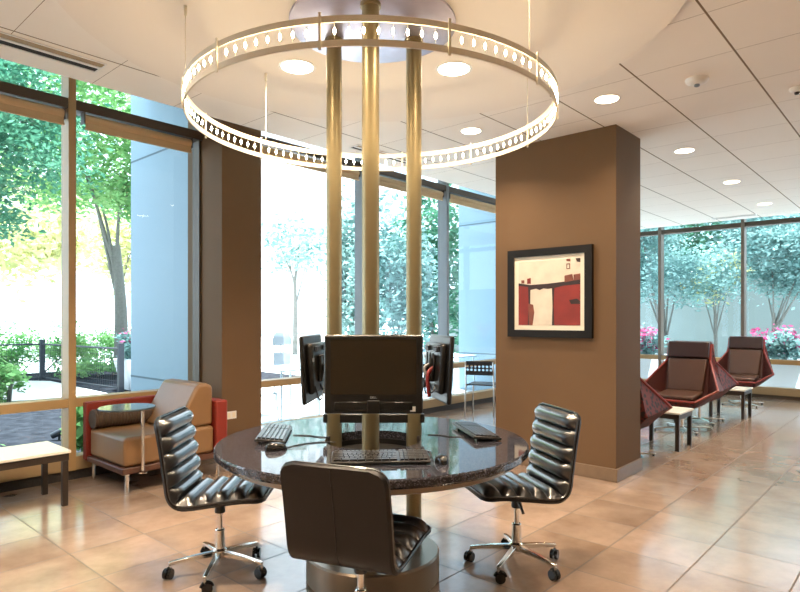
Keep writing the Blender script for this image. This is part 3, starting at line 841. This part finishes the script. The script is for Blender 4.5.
# local: x to the viewer's left->right is -? ; local -y faces the room
W, H = .85, .825; q = .068
f = MB()
f.box(-W/2, W/2, -.04, 0, H/2-q, H/2); f.box(-W/2, W/2, -.04, 0, -H/2, -H/2+q)
f.box(-W/2, -W/2+q, -.04, 0, -H/2+q, H/2-q); f.box(W/2-q, W/2, -.04, 0, -H/2+q, H/2-q)
f.build('frame', 'frame_black', pa, smooth=False)
iw, ih = W/2-q, H/2-q; mm = .045
m_ = MB(); m_.box(-iw, iw, -.022, -.002, -ih, ih); m_.build('mat_board', 'mat_board', pa, smooth=False)
art = MB(); aw, ah = iw-mm, ih-mm
def ap(x0, x1, z0, z1, lay, m):
    art.box(-aw+2*aw*x0, -aw+2*aw*x1, -.0235-.0006*lay, -.022, ah-2*ah*z1, ah-2*ah*z0, m)
def apoly(pts, lay, m):
    P = [(-aw+2*aw*x, ah-2*ah*z_) for x, z_ in pts]; n = len(P)
    vs = [(x, -.0235-.0006*lay, z_) for x, z_ in P]+[(x, -.022, z_) for x, z_ in P]
    art.add(vs, [tuple(range(n)), tuple(range(n, 2*n))[::-1]]+[(i, (i+1)%n, n+(i+1)%n, n+i) for i in range(n)], m)
ap(0, 1, 0, 1, 0, 0)
apoly([(0, .37), (.19, .385), (.20, .6), (.18, .8), (.2, 1), (0, 1)], 1, 1)
apoly([(.56, .42), (.8, .38), (1, .36), (1, 1), (.57, 1), (.58, .7)], 1, 1)
apoly([(0, .335), (.2, .37), (.5, .36), (1, .32), (1, .385), (.75, .40), (.6, .43), (.5, .44), (.42, .43), (.36, .455), (.3, .43), (.2, .45), (.17, .40), (0, .375)], 2, 2)
apoly([(.165, .40), (.205, .40), (.20, .7), (.215, 1), (.16, 1), (.175, .7)], 3, 2)
apoly([(.56, .42), (.60, .42), (.585, .7), (.60, 1), (.56, 1), (.57, .7)], 3, 2)
apoly([(.17, .66), (.25, .68), (.27, .8), (.24, 1), (.18, 1)], 4, 3)
apoly([(.76, .25), (.88, .23), (.90, .33), (.76, .35)], 4, 3); apoly([(.90, .24), (1, .23), (1, .32), (.90, .33)], 4, 3)
apoly([(.05, .29), (.10, .29), (.10, .34), (.05, .34)], 4, 3); apoly([(.15, .27), (.21, .26), (.21, .35), (.15, .35)], 4, 1)
apoly([(.93, .0), (1, .0), (1, .06), (.95, .05)], 4, 2)
apoly([(.79, .0), (.85, .0), (.85, .04), (.79, .03)], 4, 3)
for (x0, x1, z0, z1) in ((.79, .80, .07, .15), (.835, .845, .07, .15), (.79, .845, .07, .082), (.79, .845, .14, .15)): ap(x0, x1, z0, z1, 4, 3)
apoly([(.83, .62), (.95, .60), (1, .64), (1, .68), (.86, .68)], 4, 2)
art.build('artwork', ['art_white', 'art_red', 'art_dark', 'art_rust'], pa, smooth=False)

ot = thing('wall_outlet', 'white wall outlet low on the pilaster', 'outlet', (3.312, 5.225, .442))
MB().box(-.06, .06, -.006, 0, -.038, .038).build('cover_plate', 'white_plastic', ot, bevel=.003)
for x in (-.028, .028): MB().box(x-.016, x+.016, -.0085, -.006, -.024, .024).build('socket', 'mat_board', ot, bevel=.003)

# ================================================================== BISTRO CHAIRS AND TABLES
def bistro_chair(label, loc, yaw, tube_m, back_m, group):
    t = thing('bistro_chair', label, 'chair', loc, yaw, group)          # faces +x
    for s in (-1, 1):
        MB().tube(crom([(-.23, s*.215, 0), (-.205, s*.205, .44), (-.235, s*.20, .78)], 8), .011, 10).build('rear_leg', tube_m, t)
        MB().tube(crom([(.22, s*.215, 0), (.19, s*.20, .40), (.16, s*.195, .435), (-.20, s*.195, .435)], 6), .011, 10).build('front_leg', tube_m, t)
    MB().box(-.20, .21, -.20, .20, .437, .455).build('seat', back_m, t, bevel=.008)
    b = MB(); nx, nz = 7, 4; w0, z0, z1 = .20, .59, .79
    for i in range(nx):
        for j in range(nz):
            ca, cb = -w0+2*w0*i/nx, -w0+2*w0*(i+1)/nx; za, zb = z0+(z1-z0)*j/nz, z0+(z1-z0)*(j+1)/nz
            hole = j in (1, 2)
            for xx in (-.232, -.222):
                o8 = []; i8 = []
                cx_, cz_ = (ca+cb)/2, (za+zb)/2
                for k in range(8):
                    an = math.pi/4*k
                    dx, dz = math.cos(an), math.sin(an); mxx = max(abs(dx), abs(dz))
                    o8.append((xx, cx_+dx/mxx*(cb-ca)/2, cz_+dz/mxx*(zb-za)/2)); i8.append((xx, cx_+dx*(cb-ca)*.36, cz_+dz*(zb-za)*.36))
                if hole: b.add(o8+i8, [(k, (k+1)%8, 8+(k+1)%8, 8+k) for k in range(8)])
                else: b.add(o8, [tuple(range(8))])
    b.build('backrest', back_m, t, smooth=False)
    return t
bistro_chair('charcoal perforated-back metal chair standing inside beside the column', (7.36, 4.967, 0), R(20), 'silver_tube', 'perf', 'perforated metal chairs')
def patio_table(label, loc):
    t = thing('patio_table', label, 'table', loc, 0, 'patio tables outside')
    MB().box(-.38, .38, -.38, .38, .70, .725).build('tabletop', 'patio', t, bevel=.008)
    for x in (-.33, .33):
        for y in (-.33, .33): MB().tube([(x, y, -.02), (x*.95, y*.95, .70)], .016, 10).build('leg', 'patio', t)
patio_table('pale square patio table outside the bright middle window', (5.15, 6.75, 0))
patio_table('pale square patio table outside beside the exterior pillar', (8.9, 6.75, 0))
pc = bistro_chair('pale patio chair outside left of the middle table', (4.55, 6.62, -.02), R(10), 'patio', 'patio', 'pale patio chairs outside')
dup(pc, (5.75, 6.80, -.02), R(185), 'pale patio chair outside right of the middle table')
dup(pc, (5.2, 7.55, -.02), R(-90), 'pale patio chair outside behind the middle table')
dup(pc, (8.2, 6.68, -.02), R(5), 'pale patio chair outside left of the far table')
dup(pc, (9.35, 7.6, -.02), R(-95), 'pale patio chair outside behind the far table')

# ================================================================== OUTSIDE
struct('ground', MB().box(-60, 110, -60, 120, -.12, -.085), 'paving', 'pale paved ground outside', 'ground', smooth=False)
struct('terrace', MB().box(3.75, 40, YW+.33, 40, -.084, -.02), 'paving', 'bright pale terrace outside the middle windows', 'terrace', smooth=False)
struct('mulch_bed', MB().prism([(-14, 5.95), (3.2, 5.95), (3.2, 7.3), (3.7, 7.3), (3.7, 11), (9.5, 11.2), (9.5, 17), (5.2, 17.6), (-14, 19)], -.084, -.015), 'mulch', 'dark bark mulch bed outside the left windows', 'mulch', smooth=False)
struct('path', MB().prism([(-14, 8.0), (3.0, 11.75), (4.72, 11.55), (4.80, 14.9), (4.0, 16.0), (-14, 17)], -.02, .0), 'path', 'pale garden path curving behind the mulch', 'path', smooth=False)

def leaves(blobs, size, seed, clusters=26):
    rg_ = np.random.default_rng(seed); V = []
    for (cx, cy, cz, rx, ry, rz, n) in blobs:
        k = max(3, clusters)
        u = rg_.normal(size=(k, 3)); u /= np.linalg.norm(u, axis=1)[:, None]
        cc = u*(rg_.random(k)**.45)[:, None]*np.array([rx, ry, rz])*.88
        which = rg_.integers(0, k, n)
        p = cc[which] + rg_.normal(size=(n, 3))*np.array([rx, ry, rz])*.17 + np.array([cx, cy, cz])
        a = rg_.normal(size=(n, 3)); a[:, 2] *= .5; a /= np.linalg.norm(a, axis=1)[:, None]
        b = rg_.normal(size=(n, 3)); b -= (b*a).sum(1)[:, None]*a; b /= np.linalg.norm(b, axis=1)[:, None]
        s = size*(.6+.8*rg_.random(n))[:, None]
        q = np.stack([p-a*s, p+b*s*.42, p+a*s, p-b*s*.42], 1)
        V.append(q.reshape(-1, 3))
    return np.concatenate(V)
def leafmesh(name, V, m, parent=None):
    n = len(V)//4
    me = bpy.data.meshes.new(name)
    me.from_pydata(V.tolist(), [], np.arange(n*4).reshape(-1, 4).tolist())
    me.materials.append(M[m]); me.update()
    o = bpy.data.objects.new(name, me); COL.objects.link(o)
    if parent is not None: o.parent = parent
    return o
def tree(label, loc, h_trunk, rt, blobs, leaf, size, seed, lean=(0, 0), limbs=6, group='trees outside', clusters=26):
    t = thing('tree', label, 'tree', loc, 0, group)
    rd = random.Random(seed); tr = MB()
    top = (lean[0], lean[1], h_trunk)
    tr.tube(crom([(0, 0, -.1), (lean[0]*.3+.03, lean[1]*.3, h_trunk*.5), top], 8), [rt*(1.15-.5*i/16) for i in range(17)], 10)
    for k in range(limbs):
        b = blobs[k % len(blobs)]
        e = (b[0]+rd.uniform(-.5, .5)*b[3], b[1]+rd.uniform(-.5, .5)*b[4], b[2]+rd.uniform(-.1, .5)*b[5])
        s0 = h_trunk*rd.uniform(.55, 1.0); st = (lean[0]*s0/h_trunk, lean[1]*s0/h_trunk, s0)
        midp = tuple((st[i]+e[i])/2+(rd.uniform(-.2, .2) if i < 2 else .35) for i in range(3))
        pts = crom([st, midp, e], 8); tr.tube(pts, [rt*.34*(1-.85*i/(len(pts)-1)) for i in range(len(pts))], 7)
    tr.build('trunk', 'bark', t)
    leafmesh('crown', leaves(blobs, size, seed, clusters), leaf, t)
    return t
# left garden
tree('tall grey-barked tree behind the planter left of the exterior pillar', (6.94, 16.2, -.05), 3.4, .17,
     [(-1.0, .4, 5.4, 2.6, 2.2, 1.7, 6500), (.6, -.6, 4.6, 1.6, 1.6, 1.2, 3600), (-.5, 0, 7.4, 2.6, 2.4, 1.6, 4000)], 'leaf_b', .085, 11, (-.1, .1), 4)
tree('feathery teal tree filling the leftmost window', (.3, 13.9, -.05), 3.0, .13,
     [(2.5, -.6, 4.9, 2.3, 2.0, 1.5, 9000), (3.4, .6, 5.9, 2.0, 2.0, 1.6, 6000), (1.0, -.8, 6.2, 2.2, 2.0, 1.5, 5000), (2.6, .2, 3.6, 1.7, 1.4, .6, 2600)], 'leaf_a', .07, 12, (.3, 0), 9)
tree('pale yellow-green tree far behind the hedge', (5.6, 31, -.05), 3.0, .2, [(1.6, 0, 5.5, 4.5, 4, 3, 3400)], 'leaf_y', .24, 13, (0, 0), 4)
tree('second pale tree far across the bright lawn', (15.0, 35.1, -.05), 3.0, .2, [(0, 0, 5.6, 4, 4, 3, 2200)], 'leaf_y', .24, 14, (0, 0), 4)
def bush(label, loc, blobs, leaf, size, seed, name='shrub', group=None, stems=7):
    t = thing(name, label, 'shrub' if name == 'shrub' else name, loc, 0, group)
    rd = random.Random(seed); st = MB()
    for k in range(stems):
        b = blobs[k % len(blobs)]
        x, y = b[0]+rd.uniform(-.5, .5)*b[3], b[1]+rd.uniform(-.5, .5)*b[4]
        st.tube([(x*.8, y*.8, -.09), (x, y, b[2]+b[5]*.3)], [.02, .008], 6)
    st.build('stems', 'bark', t); leafmesh('foliage', leaves(blobs, size, seed, 40), leaf, t)
    return t
hb = [(-4.5+1.5*i, .1*((i*7) % 3), .62, 1.1, .75, .62, 4200) for i in range(8)]
bush('long clipped green hedge behind the iron fence', (1.6, 17.4, 0), hb, 'leaf_b', .045, 21, 'hedge', stems=24)
bush('leafy green shrub at the left edge beside the path', (2.85, 11.4, 0), [(0, 0, .34, .48, .45, .36, 1100)], 'leaf_b', .06, 22)
bush('small broad-leaved plant outside behind the red chair shell', (2.42, 6.5, 0), [(0, 0, .30, .20, .2, .32, 160)], 'leaf_b', .11, 23, stems=3)
bush('low green ground plant beyond the wire fence', (7.0, 15.0, 0), [(0, 0, .25, 1.2, .8, .3, 900), (-1.3, .3, .22, .7, .6, .25, 500)], 'leaf_b', .07, 24)
bush('sparse low green plants scattered on the mulch', (1.55, 7.6, 0), [(0, 0, .05, .5, .5, .07, 120)], 'leaf_b', .05, 25, stems=2)
# fence
fe = thing('iron_fence', 'black iron garden fence with wire mesh along the path', 'fence', (0, 0, 0))
FP = [(-3.0, 16.3), (.9, 15.9), (4.76, 15.3), (5.02, 11.75)]
for i, (x, y) in enumerate(FP):
    MB().box(x-.05, x+.05, y-.05, y+.05, -.05, .93).build('post', 'iron', fe, smooth=False, bevel=.006)
for i in range(3):
    (xa, ya), (xb, yb) = FP[i], FP[i+1]
    MB().tube([(xa, ya, .82), (xb, yb, .82)], .02, 8).build('top_rail', 'iron', fe)
    MB().tube([(xa, ya, .06), (xb, yb, .06)], .015, 8).build('bottom_rail', 'iron', fe)
    wm = MB(); nn = 40
    for k in range(1, nn):
        x, y = xa+(xb-xa)*k/nn, ya+(yb-ya)*k/nn; wm.tube([(x, y, .06), (x, y, .82)], .003, 5)
    for k in range(1, 6): wm.tube([(xa, ya, .06+.127*k), (xb, yb, .06+.127*k)], .003, 5)
    wm.build('wire_mesh', 'iron', fe)
gs = thing('garden_spotlight', 'small dark ground spotlight lying in the mulch', 'spotlight', (2.55, 7.62, -.015))
MB().tube([(0, 0, -.03), (0, 0, .06)], .012, 10).build('stake', 'iron', gs)
MB().tube([(-.06, .05, .05), (.07, -.06, .13)], [.035, .045], 16).build('lamp_head', 'iron', gs)

def planter(label, loc, w0, w1, h, pinkn, seed, size=.05):
    t = thing('flower_planter', label, 'planter', loc, R(0), 'white tapered flower planters')
    a, b = w0/2, w1/2
    vs = [(-a,-a,-.05),(a,-a,-.05),(a,a,-.05),(-a,a,-.05),(-b,-b,h),(b,-b,h),(b,b,h),(-b,b,h)]
    MB().add(vs, [(0,3,2,1),(4,5,6,7),(0,1,5,4),(1,2,6,5),(2,3,7,6),(3,0,4,7)]).build('tub', 'planter', t, bevel=.012)
    bl = [(0, 0, h+.25, b*1.15, b*1.15, .36, 900)]
    leafmesh('foliage', leaves(bl, size*1.25, seed, 30), 'leaf_c', t)
    leafmesh('blossoms', leaves([(0, 0, h+.36, b*1.2, b*1.2, .30, pinkn)], size, seed+1, 26), 'pink', t)
planter('white planter with reddish flowers beside the left exterior pillar', (5.45, 12.1, 0), .35, .62, .60, 60, 31)
planter('white planter of pink flowers outside the far right window', (13.35, 2.30, 0), .62, 1.0, .62, 380, 32)
planter('white planter of pink flowers beside the column, outside the end window', (13.35, 4.95, 0), .62, 1.0, .62, 380, 34)
# litter bin
lb = thing('litter_bin', 'grey hooded litter bin far out on the terrace', 'bin', (10.06, 13.36, -.02), R(20))
MB().box(-.17, .17, -.17, .17, 0, .50).build('body', 'bin', lb, bevel=.01)
for x in (-.15, .15):
    for y in (-.15, .15): MB().box(x-.012, x+.012, y-.012, y+.012, .50, .72).build('post', 'bin', lb, smooth=False)
MB().add([(-.19,-.19,.70),(.19,-.19,.70),(.19,.19,.70),(-.19,.19,.70),(-.19,-.19,.88),(.19,-.19,.88),(.19,.19,.88),(-.19,.19,.88),(-.1,-.12,1.06),(.1,-.12,1.06),(.1,.12,1.06),(-.1,.12,1.06)],
         [(0,3,2,1),(8,9,10,11)]+[(i,(i+1)%4,4+(i+1)%4,4+i) for i in range(4)]+[(4+i,4+(i+1)%4,8+(i+1)%4,8+i) for i in range(4)]).build('hood', 'bin', lb, bevel=.01)
# trees seen through the middle windows
tree('slim tree outside the bright middle window', (15.05, 19.16, -.05), 3.0, .10, [(0, 0, 4.4, 1.6, 1.6, 1.3, 1100)], 'leaf_c', .12, 41, (0, 0), 6)
tree('columnar evergreen outside behind the right-hand poles', (13.29, 12.13, -.05), 1.0, .12, [(0, 0, 2.6, 1.4, 1.4, 2.6, 5200)], 'leaf_c', .10, 42, (0, 0), 3, clusters=60)
tree('second columnar evergreen outside beside the exterior pillar', (15.5, 12.4, -.05), 1.0, .12, [(0, 0, 3.0, 1.7, 1.7, 3.0, 5200)], 'leaf_a', .11, 43, (0, 0), 3, clusters=60)
tree('third columnar evergreen outside between the poles', (13.81, 14.55, -.05), 1.0, .12, [(0, 0, 2.8, .85, .85, 2.9, 3200)], 'leaf_c', .11, 44, (0, 0), 3, clusters=60)
fb = thing('far_building', 'pale tall building far beyond the middle window', 'building', (36, 52, -.05), R(20))
MB().box(-7, 7, -5, 5, 0, 22).build('wall', 'far_wall', fb, smooth=False)
for i in range(5):
    for j in range(5): MB().box(-5.8+2.5*i, -4.4+2.5*i, -5.06, -5.0, 2+4*j, 4.4+4*j).build('window', 'far_glass', fb, smooth=False)
# end-window garden
struct('garden_wall', MB().box(20.6, 20.9, -6, 16, -.1, 2.55).box(20.57, 20.93, -6, 16, 2.55, 2.62), 'concrete', 'low concrete garden wall beyond the end windows', 'wall', smooth=False)
tree('broad blue-green tree outside the end window left bay', (17.5, 5.6, -.05), 1.0, .09, [(0, 0, 2.75, 1.8, 1.8, 1.25, 10500), (-.4, .8, 4.1, 1.8, 1.6, 1.2, 6000)], 'leaf_c', .06, 51, (.1, .2), 9)
tree('pale blue-green tree outside the end window right bay', (17.6, 3.1, -.05), 1.6, .06, [(0, 0, 3.3, 1.6, 1.6, 1.4, 9500), (.3, -1.0, 2.5, 1.1, 1.0, 1.0, 4600)], 'leaf_c', .06, 52, (0, 0), 7)
tree('yellow-green young tree outside the end window between mullions', (18.6, 4.7, -.05), 1.6, .06, [(0, 0, 2.6, .9, .9, .8, 1500)], 'leaf_y', .08, 53, (0, 0), 5)
for x, y, s_, lf, lab in ((23.2, 7.4, 1.15, 'leaf_a', 'dark teal tree above the garden wall behind the left end bay'),
                          (24.0, 4.5, 1.05, 'leaf_c', 'blue-green tree above the garden wall behind the right-hand mullion'),
                          (23.0, 1.4, 1.1, 'leaf_a', 'dark teal tree above the garden wall cut by the right picture edge'),
                          (29.5, 6.4, 1.75, 'leaf_c', 'tallest tree, far behind the garden wall between both end mullions')):
    tree(lab, (x, y, -.05), 2.2*s_, .16, [(0, 0, 3.9*s_, 1.75*s_, 1.75*s_, 2.1*s_, 6500)], lf, .11, int(60+x), (0, 0), 4, 'trees behind the garden wall', clusters=60)
